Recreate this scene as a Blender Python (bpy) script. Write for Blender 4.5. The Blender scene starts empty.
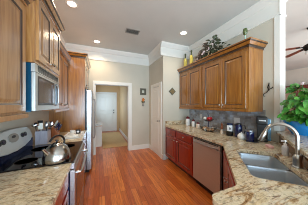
import bpy, bmesh, math, random
from mathutils import Vector, Matrix
random.seed(7)
S = bpy.context.scene
C = S.collection
R = math.radians

# ------------------------------------------------------------------ camera
cam_d = bpy.data.cameras.new('camera'); cam = bpy.data.objects.new('camera', cam_d); C.objects.link(cam)
cam.location = (0, 0, 1.459); cam.rotation_euler = (R(90), 0, -0.392)
cam_d.sensor_width = 36; cam_d.lens = 132.0/308*36; cam_d.shift_y = 1.9/308
cam_d.clip_start = .02
S.camera = cam
# ------------------------------------------------------------------ world, lights, exposure
W = bpy.data.worlds.new('world'); S.world = W; W.use_nodes = True
bg = W.node_tree.nodes['Background']; bg.inputs[0].default_value = (.86, .93, 1, 1); bg.inputs[1].default_value = .8
S.view_settings.view_transform = 'Standard'; S.view_settings.look = 'None'
S.view_settings.gamma = 1; S.view_settings.use_curve_mapping = False
S.view_settings.exposure = 0.54
S.cycles.filter_width = 1.0
def area(name, loc, rot, sx, sy, power, col=(1, 1, 1)):
    l = bpy.data.lights.new(name, 'AREA'); l.shape = 'RECTANGLE'; l.size = sx; l.size_y = sy; l.energy = power; l.color = col
    o = bpy.data.objects.new(name, l); o.location = loc; o.rotation_euler = rot; C.objects.link(o); return o
area('patio_daylight', (-.6, -3.6, 1.1), (R(90), 0, 0), 5.2, 2.0, 280, (.58, .82, 1))
area('living_daylight', (5.6, -3.6, 1.3), (R(90), 0, 0), 5, 2.2, 85, (.86, .95, 1))
area('ceiling_fill', (.6, -.9, 1.0), (R(180), 0, 0), 2.6, 1.6, 20, (.84, 1, 1))  # added unseen lamp behind the camera, aimed up to brighten the ceiling
area('living_fill', (5.2, .2, .9), (R(180), 0, 0), 2.6, 2.6, 46, (.90, 1, 1))  # added upward lamp that brightens the living room
area('hall_window', (-.25, 6.6, 1.5), (0, R(-90), 0), .9, 1.0, 14, (.58, .8, 1))

# ------------------------------------------------------------------ materials
def lin(c):
    return tuple((x/255/12.92 if x/255 <= .04045 else ((x/255+.055)/1.055)**2.4) for x in c)+(1,)
def mat(name, col, rough=.5, metal=0, coat=0, spec=None, trans=0, emit=None, es=1):
    m = bpy.data.materials.new(name); m.use_nodes = True
    b = m.node_tree.nodes['Principled BSDF']
    b.inputs['Base Color'].default_value = lin(col); b.inputs['Roughness'].default_value = rough
    b.inputs['Metallic'].default_value = metal; b.inputs['Coat Weight'].default_value = coat
    if spec is not None: b.inputs['Specular IOR Level'].default_value = spec
    b.inputs['Transmission Weight'].default_value = trans
    if emit: b.inputs['Emission Color'].default_value = lin(emit); b.inputs['Emission Strength'].default_value = es
    return m
def nd(m, t, **kw):
    n = m.node_tree.nodes.new(t)
    for k, v in kw.items(): setattr(n, k, v)
    return n
def lk(m, a, b): m.node_tree.links.new(a, b)
def coords(m, scale=(1, 1, 1), rot=(0, 0, 0)):
    tc = nd(m, 'ShaderNodeTexCoord'); mp = nd(m, 'ShaderNodeMapping')
    mp.inputs['Scale'].default_value = scale; mp.inputs['Rotation'].default_value = rot
    lk(m, tc.outputs['Object'], mp.inputs[0]); return mp.outputs[0]
def noise(m, vec, scale, detail=4, rough=.5, dist=0):
    n = nd(m, 'ShaderNodeTexNoise'); n.inputs['Scale'].default_value = scale; n.inputs['Detail'].default_value = detail
    n.inputs['Roughness'].default_value = rough; n.inputs['Distortion'].default_value = dist
    lk(m, vec, n.inputs['Vector']); return n.outputs['Fac']
def ramp(m, fac, stops):
    r = nd(m, 'ShaderNodeValToRGB'); e = r.color_ramp.elements
    while len(e) < len(stops): e.new(.5)
    for i, (p, c) in enumerate(stops): e[i].position = p; e[i].color = lin(c)
    lk(m, fac, r.inputs[0]); return r.outputs[0]
def mix(m, fac, a, b, mode='MIX'):
    x = nd(m, 'ShaderNodeMix', data_type='RGBA', blend_type=mode)
    if isinstance(fac, float): x.inputs[0].default_value = fac
    else: lk(m, fac, x.inputs[0])
    lk(m, a, x.inputs[6]); lk(m, b, x.inputs[7]); return x.outputs[2]
def base(m, out): lk(m, out, m.node_tree.nodes['Principled BSDF'].inputs['Base Color'])
def bump(m, fac, strength, dist=.002):
    b = nd(m, 'ShaderNodeBump'); b.inputs['Strength'].default_value = strength; b.inputs['Distance'].default_value = dist
    lk(m, fac, b.inputs['Height']); lk(m, b.outputs[0], m.node_tree.nodes['Principled BSDF'].inputs['Normal'])
def wood(name, a, b, c, rough=.3, coat=1.0, scale=(16, 16, 1.1)):
    m = mat(name, b, rough, coat=coat); m.node_tree.nodes['Principled BSDF'].inputs['Coat Roughness'].default_value = .16
    v = coords(m, scale); f = noise(m, v, 2.2, 6, .6, .6)
    base(m, ramp(m, f, [(.3, a), (.5, b), (.72, c)])); return m
def paint(name, col, rough=.6, var=5):
    m = mat(name, col, rough); v = coords(m); f = noise(m, v, 1.3, 3)
    lo = tuple(max(0, x-var) for x in col); hi = tuple(min(255, x+var) for x in col)
    base(m, ramp(m, f, [(.3, lo), (.7, hi)])); f2 = noise(m, v, 180, 2); bump(m, f2, .08); return m
def steel(name, col=(190, 190, 192), rough=.28, scale=(2, 2, 120)):
    m = mat(name, col, rough, 1); v = coords(m, scale); f = noise(m, v, 3, 3)
    r = nd(m, 'ShaderNodeMapRange'); r.inputs[3].default_value = rough*.8; r.inputs[4].default_value = rough*1.35
    lk(m, f, r.inputs[0]); lk(m, r.outputs[0], m.node_tree.nodes['Principled BSDF'].inputs['Roughness'])
    lo = tuple(x-10 for x in col); base(m, ramp(m, f, [(.3, lo), (.7, col)])); return m
M = {}
M['honey'] = wood('honey_maple', (118, 70, 24), (154, 97, 36), (174, 117, 50))
M['glazeshade'] = wood('dark_glaze_and_shade', (38, 18, 8), (50, 26, 12), (62, 34, 16))
M['tan'] = wood('tan_maple', (132, 88, 46), (166, 118, 66), (186, 142, 88))
M['cherry'] = wood('red_cherry', (114, 14, 5), (144, 28, 8), (168, 46, 15))
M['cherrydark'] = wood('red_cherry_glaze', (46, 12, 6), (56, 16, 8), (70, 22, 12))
M['wall'] = paint('cream_wall_paint', (203, 195, 178))
M['ceil'] = paint('ceiling_paint', (208, 210, 206), .8)
M['white'] = paint('white_trim_paint', (232, 229, 221), .4, 2)
M['hallwall'] = paint('hall_wall_paint', (205, 170, 125))
M['living'] = paint('living_wall_paint', (212, 200, 186))
M['steel'] = steel('brushed_steel'); M['steelh'] = steel('brushed_steel_across', (186, 186, 190), .3, (120, 2, 2))
M['warmsteel'] = steel('warm_brushed_steel', (200, 188, 178), .42, (2, 2, 120))
M['warmsteel'].node_tree.nodes['Principled BSDF'].inputs['Metallic'].default_value = .6
M['appl'] = mat('pale_appliance_steel', (198, 204, 204), .3, .55)
M['bluereflect'] = mat('apron_blue_reflection', (14, 34, 76), .15, .6)  # reflected sky blue painted into the apron's own colour
M['kettle'] = steel('kettle_steel', (176, 172, 166), .2, (2, 2, 40))
M['sinksteel'] = mat('satin_sink_steel', (170, 176, 182), .36, .7)
M['nickel'] = mat('satin_nickel', (188, 187, 184), .28, 1)
M['chrome'] = mat('polished_steel', (225, 225, 228), .1, 1)
M['casereflect'] = mat('case_blue_reflection', (22, 84, 118), .25, .35)  # the sky's blue reflection is put into the case colour
M['black'] = mat('black_plastic', (14, 14, 16), .35)
M['blackglass'] = mat('black_glass', (8, 8, 12), .06, spec=.6)
M['ovenglass'] = mat('oven_door_glass', (34, 24, 20), .12, spec=.7)
M['greyglass'] = mat('microwave_window', (92, 80, 80), .12)
M['navy'] = mat('navy_glaze', (16, 28, 74), .15, coat=.5)
M['bluepot'] = mat('blue_ceramic', (24, 128, 196), .15, coat=.6)
M['whitecer'] = mat('white_ceramic', (236, 234, 230), .2, coat=.4)
M['redlid'] = mat('dark_red_lid', (112, 22, 34), .3)
M['red'] = mat('red_apple', (186, 22, 26), .3)
M['onion'] = wood('onion_skin', (150, 96, 60), (188, 140, 100), (214, 180, 146), .4, 0, (5, 5, 5))
M['garlic'] = mat('garlic_white', (232, 226, 214), .5)
M['iron'] = mat('black_iron', (30, 26, 24), .5, .6)
M['leaf'] = wood('green_leaf', (38, 92, 28), (66, 130, 42), (110, 168, 70), .4, .1, (6, 6, 6))
M['darkleaf'] = wood('dark_green_leaf', (50, 56, 40), (80, 88, 62), (126, 130, 98), .6, 0, (6, 6, 6))
M['purple'] = wood('dried_purple_leaf', (84, 66, 56), (118, 98, 82), (156, 136, 112), .7, 0, (9, 9, 9))
M['petal'] = mat('pale_pink_petal', (240, 216, 214), .5)
M['soil'] = wood('dark_soil', (40, 26, 18), (58, 40, 28), (80, 58, 42), .9, 0, (30, 30, 30))
M['oil'] = mat('yellow_oil_glass', (188, 176, 88), .12, coat=.4)
M['darkglass'] = mat('dark_bottle_neck', (60, 70, 50), .15)
M['blockgrey'] = wood('grey_lavender_block', (136, 130, 140), (158, 152, 162), (176, 170, 178), .45, 0, (8, 8, 2))
M['blockwood'] = wood('orange_brown_block', (128, 66, 32), (158, 88, 46), (180, 108, 60), .4, .1)
M['lampglow'] = mat('lamp_glow', (255, 250, 240), .4, emit=(255, 244, 226), es=7)
M['vent'] = mat('vent_grey', (150, 146, 138), .5)
M['ventdark'] = mat('vent_recess', (60, 58, 52), .8)
M['rug'] = wood('tan_woven_rug', (196, 160, 112), (212, 178, 130), (224, 192, 146), .9, 0, (60, 8, 1))
M['butcher'] = wood('light_wood_top', (176, 130, 90), (198, 154, 112), (212, 172, 132))
M['fanwood'] = wood('dark_red_fan_blade', (92, 46, 34), (116, 62, 46), (136, 80, 62), .3, .3, (6, 6, 6))
M['livingwood'] = wood('dark_red_bookcase', (84, 22, 16), (104, 32, 22), (124, 44, 30))
M['bookback'] = paint('tan_bookcase_back', (196, 158, 134), .6)
M['plaquewood'] = wood('plaque_olive_brown', (90, 78, 52), (124, 104, 66), (150, 122, 80), .6, 0, (20, 20, 20))
M['plaqueframe'] = wood('plaque_frame_grey', (66, 62, 52), (92, 88, 74), (116, 110, 92), .6, 0, (20, 20, 20))
M['plaqueart'] = mat('plaque_pale_panel', (196, 196, 180), .6)
M['orange'] = wood('orange_dried_flower', (186, 100, 44), (208, 126, 62), (224, 150, 84), .7, 0, (20, 20, 20))
M['greenglass'] = wood('mottled_green_glass', (20, 30, 16), (66, 80, 40), (176, 184, 116), .15, .4, (50, 50, 50))
M['aqua'] = mat('pale_aqua_glass', (168, 208, 190), .15)
M['pink'] = mat('pink_sponge', (226, 176, 172), .9)
M['soap'] = mat('pale_soap_bottle', (206, 204, 206), .25)
M['paper'] = mat('white_card', (232, 232, 234), .6)
M['reservoir'] = mat('blue_grey_reservoir', (92, 140, 170), .15, coat=.4)
M['brownpep'] = wood('pepper_mill_wood', (110, 56, 30), (140, 76, 42), (160, 96, 58))
M['cream'] = mat('cream_china', (226, 206, 186), .3)
M['cloth'] = paint('white_tea_towel', (226, 228, 226), .9, 8)
def floor_mat():
    m = mat('red_oak_planks', (150, 74, 36), .3, coat=.25); m.node_tree.nodes['Principled BSDF'].inputs['Coat Roughness'].default_value = .15
    v = coords(m, rot=(0, 0, R(90)))
    br = nd(m, 'ShaderNodeTexBrick'); br.offset = .37; br.offset_frequency = 2
    lk(m, v, br.inputs['Vector'])
    br.inputs['Color1'].default_value = lin((236, 140, 62)); br.inputs['Color2'].default_value = lin((188, 90, 34)); br.inputs['Mortar'].default_value = lin((116, 54, 26))
    br.inputs['Scale'].default_value = 1; br.inputs['Mortar Size'].default_value = .0016; br.inputs['Brick Width'].default_value = .95; br.inputs['Row Height'].default_value = .083
    br.inputs['Bias'].default_value = 0
    g = noise(m, coords(m, (26, 1.6, 1)), 2.2, 6, .65, .8)
    gr = ramp(m, g, [(.3, (176, 150, 132)), (.6, (255, 250, 244))])
    base(m, mix(m, .8, br.outputs['Color'], gr, 'MULTIPLY')); return m
M['floor'] = floor_mat()
def granite(dark=False):
    m = mat('shaded_brown_granite' if dark else 'cream_brown_granite', (200, 180, 140), .16, coat=.2)
    v = coords(m, (1, 1, 1), (0, 0, R(-38)))
    vs = coords(m, (1.0, 4.2, 2), (0, 0, R(38)))
    f1 = noise(m, vs, 3.6, 7, .68, 1.3)
    c1 = ramp(m, f1, [(.30, (126, 88, 56)), (.40, (198, 164, 122)), (.48, (236, 224, 198)), (.62, (224, 206, 170)), (.76, (160, 124, 86))])
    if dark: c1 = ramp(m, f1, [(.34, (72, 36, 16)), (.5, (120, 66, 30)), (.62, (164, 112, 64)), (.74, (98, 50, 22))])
    f2 = noise(m, v, 38, 5, .7, .4)
    c2 = ramp(m, f2, [(.36, (70, 54, 44)), (.46, (214, 206, 194)), (.6, (246, 242, 234)), (.72, (196, 168, 132))])
    c = mix(m, .62, c1, c2, 'MULTIPLY')
    f3 = noise(m, vs, 9, 5, .65, .9)
    c3 = ramp(m, f3, [(.56, (255, 255, 255)), (.64, (128, 88, 62)), (.72, (96, 62, 44))])
    base(m, mix(m, .7, c, c3, 'MULTIPLY')); return m
M['granite'] = granite()
M['graniteshaded'] = granite(True)  # browner granite, with the splash face's shade darkened into its colour
def tile():
    m = mat('slate_mosaic_tile', (150, 156, 166), .35)
    tc = nd(m, 'ShaderNodeTexCoord'); sp = nd(m, 'ShaderNodeSeparateXYZ'); cb = nd(m, 'ShaderNodeCombineXYZ')
    lk(m, tc.outputs['Object'], sp.inputs[0]); lk(m, sp.outputs[1], cb.inputs[0]); lk(m, sp.outputs[2], cb.inputs[1])
    br = nd(m, 'ShaderNodeTexBrick'); br.offset = .5; lk(m, cb.outputs[0], br.inputs['Vector'])
    br.inputs['Color1'].default_value = lin((196, 208, 222)); br.inputs['Color2'].default_value = lin((146, 148, 156)); br.inputs['Mortar'].default_value = lin((176, 174, 172))
    br.inputs['Scale'].default_value = 1; br.inputs['Mortar Size'].default_value = .003; br.inputs['Brick Width'].default_value = .10; br.inputs['Row Height'].default_value = .05
    f = noise(m, coords(m), 9, 3); t = ramp(m, f, [(.4, (255, 255, 255)), (.62, (216, 196, 174))])
    base(m, mix(m, .8, br.outputs['Color'], t, 'MULTIPLY')); return m
M['tile'] = tile()
M['basketweave'] = wood('brown_wicker', (74, 48, 30), (104, 72, 46), (132, 98, 66), .8, 0, (40, 40, 40))

# ------------------------------------------------------------------ mesh helper
OFF = {}
class MB:
    def __init__(s): s.v = []; s.f = []; s.m = []
    def add(s, vs, fs, m=0):
        k = len(s.v); s.v += [Vector(p) for p in vs]
        for f in fs: s.f.append(tuple(i+k for i in f)); s.m.append(m)
        return s
    def box(s, x0, x1, y0, y1, z0, z1, m=0):
        return s.add([(x, y, z) for z in (z0, z1) for y in (y0, y1) for x in (x0, x1)],
              [(0, 2, 3, 1), (4, 5, 7, 6), (0, 1, 5, 4), (2, 6, 7, 3), (0, 4, 6, 2), (1, 3, 7, 5)], m)
    def obox(s, o, u, v, n, w, h, d, m=0):      # corner o, axes u v n, size w h d
        o, u, v, n = map(Vector, (o, u, v, n)); P = []
        for c in (0, d):
            for b in (0, h):
                for a in (0, w): P.append(o+u*a+v*b+n*c)
        return s.add(P, [(0, 2, 3, 1), (4, 5, 7, 6), (0, 1, 5, 4), (2, 6, 7, 3), (0, 4, 6, 2), (1, 3, 7, 5)], m)
    def extrude(s, poly, vec, m=0):
        n = len(poly); P = [Vector(p) for p in poly]; vec = Vector(vec)
        Q = [p+vec for p in P]
        return s.add(P+Q, [tuple(range(n)), tuple(range(2*n-1, n-1, -1))]+[(i, (i+1) % n, n+(i+1) % n, n+i) for i in range(n)], m)
    def prism(s, poly, z0, z1, m=0):
        return s.extrude([(x, y, z0) for x, y in poly], (0, 0, z1-z0), m)
    def lathe(s, c, prof, n=24, axis=(0, 0, 1), m=0):
        c = Vector(c); ax = Vector(axis).normalized(); t = Vector((1, 0, 0)) if abs(ax.x) < .9 else Vector((0, 1, 0))
        e1 = ax.cross(t).normalized(); e2 = ax.cross(e1); P = []; F = []
        for r, z in prof:
            for k in range(n):
                a = 2*math.pi*k/n; P.append(c+ax*z+(e1*math.cos(a)+e2*math.sin(a))*r)
        for j in range(len(prof)-1):
            for k in range(n):
                F.append((j*n+k, j*n+(k+1) % n, (j+1)*n+(k+1) % n, (j+1)*n+k))
        if prof[0][0] > 1e-5: F.append(tuple(range(n)))
        if prof[-1][0] > 1e-5: F.append(tuple(range((len(prof)-1)*n, len(prof)*n)))
        return s.add(P, F, m)
    def tube(s, pts, r, n=10, m=0):
        pts = [Vector(p) for p in pts]; rs = r if isinstance(r, (list, tuple)) else [r]*len(pts); P = []; F = []
        prev = None
        for i, p in enumerate(pts):
            d = (pts[min(i+1, len(pts)-1)]-pts[max(i-1, 0)]).normalized()
            if prev is None:
                t = Vector((0, 0, 1)) if abs(d.z) < .9 else Vector((1, 0, 0)); e1 = d.cross(t).normalized()
            else: e1 = (prev-d*prev.dot(d)).normalized()
            prev = e1; e2 = d.cross(e1)
            for k in range(n):
                a = 2*math.pi*k/n; P.append(p+(e1*math.cos(a)+e2*math.sin(a))*rs[i])
        for j in range(len(pts)-1):
            for k in range(n): F.append((j*n+k, j*n+(k+1) % n, (j+1)*n+(k+1) % n, (j+1)*n+k))
        F.append(tuple(range(n))); F.append(tuple(range((len(pts)-1)*n, len(pts)*n)))
        return s.add(P, F, m)
    def ball(s, c, rx, ry=None, rz=None, n=14, m=0):
        ry = ry or rx; rz = rz or rx; c = Vector(c); P = [c+Vector((0, 0, -rz))]; F = []; K = n//2
        for j in range(1, K):
            a = -math.pi/2+math.pi*j/K
            for k in range(n):
                b = 2*math.pi*k/n; P.append(c+Vector((rx*math.cos(a)*math.cos(b), ry*math.cos(a)*math.sin(b), rz*math.sin(a))))
        P.append(c+Vector((0, 0, rz))); L = len(P)-1
        for k in range(n): F.append((0, 1+(k+1) % n, 1+k)); F.append((L, 1+(K-2)*n+k, 1+(K-2)*n+(k+1) % n))
        for j in range(K-2):
            for k in range(n): F.append((1+j*n+k, 1+j*n+(k+1) % n, 1+(j+1)*n+(k+1) % n, 1+(j+1)*n+k))
        return s.add(P, F, m)
    def rings(s, o, u, v, n, w, h, prof, back=True):   # nested rectangles: prof = (inset, height, material)
        o, u, v, n = map(Vector, (o, u, v, n)); P = []; k0 = len(s.v)
        for ins, ht, mm in prof:
            for a, b in ((ins, ins), (w-ins, ins), (w-ins, h-ins), (ins, h-ins)): P.append(o+u*a+v*b+n*ht)
        for j in range(len(prof)-1):
            s_f = [(j*4+k, j*4+(k+1) % 4, j*4+4+(k+1) % 4, j*4+4+k) for k in range(4)]
            for f in s_f: s.f.append(tuple(i+k0 for i in f)); s.m.append(prof[j+1][2])
        L = (len(prof)-1)*4
        s.f.append((k0+L, k0+L+1, k0+L+2, k0+L+3)); s.m.append(prof[-1][2])
        if back: s.f.append((k0+3, k0+2, k0+1, k0)); s.m.append(0)
        s.v += P; return s
    def leaf(s, p, d, L, wd, up=(0, 0, 1), droop=.3, m=0):
        p = Vector(p); d = Vector(d).normalized(); side = d.cross(Vector(up))
        side = side.normalized() if side.length > 1e-3 else Vector((1, 0, 0)); nn = side.cross(d)
        P = []; ks = [(0, .08), (.25, .8), (.5, 1), (.78, .62), (1, .04)]
        for t, q in ks:
            c = p+d*L*t-Vector((0, 0, 1))*droop*L*t*t
            P += [c-side*wd*.5*q+nn*.12*wd*q, c-nn*.02*wd, c+side*wd*.5*q+nn*.12*wd*q]
        F = []
        for j in range(4):
            F += [(j*3, j*3+1, j*3+4, j*3+3), (j*3+1, j*3+2, j*3+5, j*3+4)]
        return s.add(P, F, m)
    def build(s, name, mats, parent=None, kind=None, smooth=False, bevel=0, label=None, recalc=True):
        me = bpy.data.meshes.new(name); off = OFF.get(parent.name, Vector((0, 0, 0))) if parent else Vector((0, 0, 0))
        me.from_pydata([tuple(p-off) for p in s.v], [], s.f)
        for x in (mats if isinstance(mats, (list, tuple)) else [mats]): me.materials.append(M[x])
        for i, p in enumerate(me.polygons): p.material_index = s.m[i]; p.use_smooth = bool(smooth)
        if recalc:
            bm = bmesh.new(); bm.from_mesh(me); bmesh.ops.recalc_face_normals(bm, faces=bm.faces); bm.to_mesh(me); bm.free()
        if smooth:
            try: me.set_sharp_from_angle(angle=R(40))
            except Exception: pass
        o = bpy.data.objects.new(name, me); C.objects.link(o)
        if parent: o.parent = parent
        OFF[o.name] = off
        if kind: o['kind'] = kind
        if label: o['label'] = label
        if bevel:
            b = o.modifiers.new('bevel', 'BEVEL'); b.width = bevel; b.segments = 2; b.limit_method = 'ANGLE'; b.angle_limit = R(50)
        return o
def tag(o, label, cat, group=None):
    o['label'] = label; o['category'] = cat
    if group: o['group'] = group
    return o
def thing(name, label, cat, loc, group=None):
    o = bpy.data.objects.new(name, None); o.location = loc; o.empty_display_size = .05; C.objects.link(o)
    OFF[o.name] = Vector(loc); return tag(o, label, cat, group)
def st(name, mb, m, **kw): return mb.build(name, m, kind='structure', **kw)
def arc(c, e1, e2, r, a0, a1, n):
    c, e1, e2 = Vector(c), Vector(e1), Vector(e2)
    return [c+(e1*math.cos(a)+e2*math.sin(a))*r for a in (a0+(a1-a0)*k/n for k in range(n+1))]
Q2 = math.sqrt(.5)
def D(a, b): return ((a+b)*Q2, (a-b)*Q2)        # coordinates along / across the diagonal sink corner

# ------------------------------------------------------------------ setting
XL, XR, YF, YP, XP, H = -.90, 2.40, 4.167, 3.12, 1.55, 3.08
FZ = 2.745
st('floor', MB().box(-3.6, 8.6, -4, 8, -.1, 0), 'floor')
st('ceiling', MB().box(-3.6, 8.6, -4, 8, H, H+.1), 'ceil')
st('wall_left', MB().box(XL-.12, XL, -1.4, YF+.12, 0, H), 'wall')
OX0, OX1, OZ = -.115, .86, 2.05
st('wall_far', MB().box(XL, OX0, YF, YF+.12, 0, H).box(OX1, XP, YF, YF+.12, 0, H).box(OX0, OX1, YF, YF+.12, OZ, H), 'wall')
st('wall_pantry', MB().box(XP, XP+.1, YP, YF+.12, 0, H), 'wall')
st('wall_alcove', MB().box(XP+.1, XR, YP, YP+.1, 0, H), 'wall')
WE = 1.07
st('wall_right', MB().box(XR, XR+.12, WE, YP+.1, 0, H), 'wall')
st('wall_living', MB().box(8.4, 8.5, -4, 5.1, 0, H), 'living')
st('wall_living_side', MB().box(XR+.12, 8.4, 5, 5.1, 0, H), 'living')
# deep white frieze with a small crown
def frieze(a, b, n, name):
    (x0, y0), (x1, y1) = a, b; nx, ny = n
    prof = [(0, FZ), (.022, FZ), (.022, FZ+.03), (.014, FZ+.04), (.014, H-.12), (.03, H-.11), (.075, H-.03), (.08, H), (0, H)]
    P = [(x0+nx*d, y0+ny*d, z) for d, z in prof]
    st(name, MB().extrude(P, (x1-x0, y1-y0, 0)), 'white')
frieze((XL, 3.0), (XL, YF), (1, 0), 'trim_1')
frieze((XL, YF), (XP, YF), (0, -1), 'trim_2')
frieze((XP, YP), (XP, YF), (-1, 0), 'trim_3')
frieze((XP-.08, YP), (XR, YP), (0, -1), 'trim_4')
frieze((XR, WE-.02), (XR, YP), (-1, 0), 'trim_5')
frieze((XR-.02, WE), (XR+.14, WE), (0, -1), 'trim_6')
st('trim_7', MB().box(XR-.012, XR+.132, WE-.012, WE, 1.075, FZ).box(XR-.012, XR, WE, WE+.055, 1.075, FZ), 'white')
# cased opening to the hall
cs = MB()
cs.box(OX0-.06, OX0, YF-.022, YF, 0, OZ+.09).box(OX1, OX1+.09, YF-.022, YF, 0, OZ+.09).box(OX0, OX1, YF-.022, YF, OZ, OZ+.09)
cs.box(OX0-.001, OX0+.015, YF, YF+.125, 0, OZ).box(OX1-.015, OX1+.001, YF, YF+.125, 0, OZ).box(OX0, OX1, YF, YF+.125, OZ-.015, OZ)
st('trim_8', cs, 'white', bevel=.004)
st('baseboard_far', MB().box(OX1+.09, XP, YF-.018, YF, 0, .14).box(OX1+.09, XP, YF-.026, YF, 0, .02), 'white', bevel=.004)
PY0, PY1, PZ = 3.25, 3.90, 2.0
st('baseboard_pantry', MB().box(XP-.018, XP, YP-.018, PY0-.07, 0, .14).box(XP-.018, XP, PY1+.07, YF-.02, 0, .14).box(XP-.018, XP+.07, YP-.018, YP, 0, .14), 'white', bevel=.004)
# pantry door in the side wall
cs = MB().box(XP-.02, XP, PY0-.07, PY0, 0, PZ+.07).box(XP-.02, XP, PY1, PY1+.07, 0, PZ+.07).box(XP-.02, XP, PY0, PY1, PZ, PZ+.07)
st('trim_9', cs, 'white', bevel=.004)
def panel_door(name, o, u, n, w, h, panels):
    z = (0, 0, 1); mb = MB().obox(o, u, z, n, w, h, .012)
    o = Vector(o); u = Vector(u); n = Vector(n); z = Vector(z)
    for (a0, a1, b0, b1) in panels:
        mb.rings(o+u*a0+z*b0+n*.012, u, z, n, a1-a0, b1-b0, [(0, 0, 0), (.012, .009, 0), (.03, .003, 0), (.045, .008, 0)], back=False)
    return mb
dr = st('door_2', panel_door('d', (XP, PY1, .01), (0, -1, 0), (-1, 0, 0), PY1-PY0, PZ-.015, [(.1, .55, .16, .92), (.1, .55, 1.06, 1.88)]), 'white')
MB().lathe((XP-.012, PY0+.07, 1.0), [(.028, 0), (.028, .006), (.01, .008), (.01, .04), (.026, .05), (.028, .065), (.018, .078), (0, .08)], 16, (-1, 0, 0)).build('door_knob', 'nickel', dr, smooth=True)
MB().box(XP-.016, XP-.011, PY1-.012, PY1-.002, .85, .95).build('hinge', 'nickel', dr)
MB().box(XP-.03, XP-.012, PY0+.12, PY1-.16, 1.955, 1.968).build('hook_rail', 'nickel', dr)
# hall
HX0, HX1, HY = -.32, 1.04, 7.6
st('wall_hall_right', MB().box(HX1, HX1+.1, YF+.12, HY, 0, 2.7), 'hallwall')
st('wall_hall_left', MB().box(HX0-.1, HX0, YF+.12, HY, 0, 2.7), 'hallwall')
st('wall_hall_end', MB().box(HX0-.1, HX1+.1, HY, HY+.1, 0, 2.7), 'hallwall')
st('ceiling_hall', MB().box(HX0-.1, HX1+.1, YF+.12, HY+.1, 2.7, 2.76), 'ceil')
st('baseboard_hall', MB().box(HX1-.016, HX1, YF+.13, HY, 0, .13), 'white')
DX0, DX1 = -.10, .80
st('trim_10', MB().box(DX0-.09, DX0, HY-.02, HY, 0, 2.12).box(DX1, DX1+.09, HY-.02, HY, 0, 2.12).box(DX0, DX1, HY-.02, HY, 2.03, 2.12), 'white', bevel=.004)
hd = st('door_1', panel_door('d', (DX0, HY, .01), (1, 0, 0), (0, -1, 0), DX1-DX0, 2.01, [(.12, .40, .2, .95), (.50, .78, .2, .95), (.12, .40, 1.1, 1.85), (.50, .78, 1.1, 1.85)]), 'white')
for z in (1.0, 1.14):
    MB().lathe((DX1-.07, HY-.012, z), [(.03, 0), (.03, .01), (.012, .012), (.025, .05), (0, .06)], 14, (0, -1, 0)).build('door_knob' if z < 1.1 else 'dead_bolt', 'iron', hd, smooth=True)
# tile backsplash on the right wall and the raised bar wall behind the sink
st('wall_backsplash', MB().box(XR-.008, XR, 1.24, YP, .917, 1.37), 'tile')
L0, L1 = Vector((1.22, .27)), Vector((2.398, 1.08))
LD = (L1-L0).normalized(); LN = Vector((LD.y, -LD.x))
def BL(t, off):                                  # point on the bar line: t along, off behind it
    p = L0+LD*t+LN*off; return (p.x, p.y)
LL = (L1-L0).length
bw = [BL(0, .02), (2.398, 1.0532), (2.62, WE-.02), (2.62, .90), BL(0, .26)]
st('wall_bar', MB().prism(bw, 0, 1.03), 'wall')

# ------------------------------------------------------------------ cabinets
Z3 = Vector((0, 0, 1))
def cab_door(parent, o, u, n, w, h, mats, knob=None, name='door', knobname='knob'):
    """raised panel front: o = lower corner on the cabinet face"""
    t = .02; fr = min(.062, h*.3)
    pr = [(0, 0, 0), (0, t-.003, 0), (.003, t, 0), (fr-.008, t, 0), (fr, t-.004, 1), (fr+.004, t-.009, 1), (fr+.012, t-.009, 0), (fr+.034, t-.001, 0)]
    if h < .2: pr = [(0, 0, 0), (0, t-.006, 0), (.008, t, 1), (.016, t, 0)]
    d = MB().rings(o, u, Z3, n, w, h, pr).build(name, mats, parent)
    if knob:
        kc = Vector(o)+Vector(u)*knob[0]+Z3*knob[1]+Vector(n)*t
        MB().lathe(kc, [(.006, 0), (.006, .012), (.014, .02), (.0155, .026), (.01, .032), (0, .033)], 14, n).build(knobname, 'nickel', d, smooth=True)
    return d
CROWN = [(0, 0), (.012, .005), (.014, .03), (.03, .04), (.055, .075), (.066, .085), (.07, .09), (.07, .11), (0, .11)]
def crown_run(path, z, scale=1.0):
    """path: outer face corner points (x,y) with their outward mitre vectors"""
    mb = MB(); P = []; n = len(CROWN)
    for (x, y), (mx, my) in path:
        for d, h in CROWN: P.append((x+mx*d*scale, y+my*d*scale, z+h*scale))
    F = []
    for j in range(len(path)-1):
        for k in range(n): F.append((j*n+k, j*n+(k+1) % n, (j+1)*n+(k+1) % n, (j+1)*n+k))
    F.append(tuple(range(n))); F.append(tuple(range((len(path)-1)*n, len(path)*n)))
    mb.add(P, F); q = len(path)-1
    for j in range(q):
        for k in range(n):
            if k in (1, 2, 4, 5): mb.m[j*n+k] = 1  # dark faces paint the crown's shade, beyond its glazed grooves
    return mb
UF, UB, UT = 2.04, XR-.003, 2.315        # right uppers: door face plane, back, box top
UN, UM, UE = 1.275, 2.23, YP-.003
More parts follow.
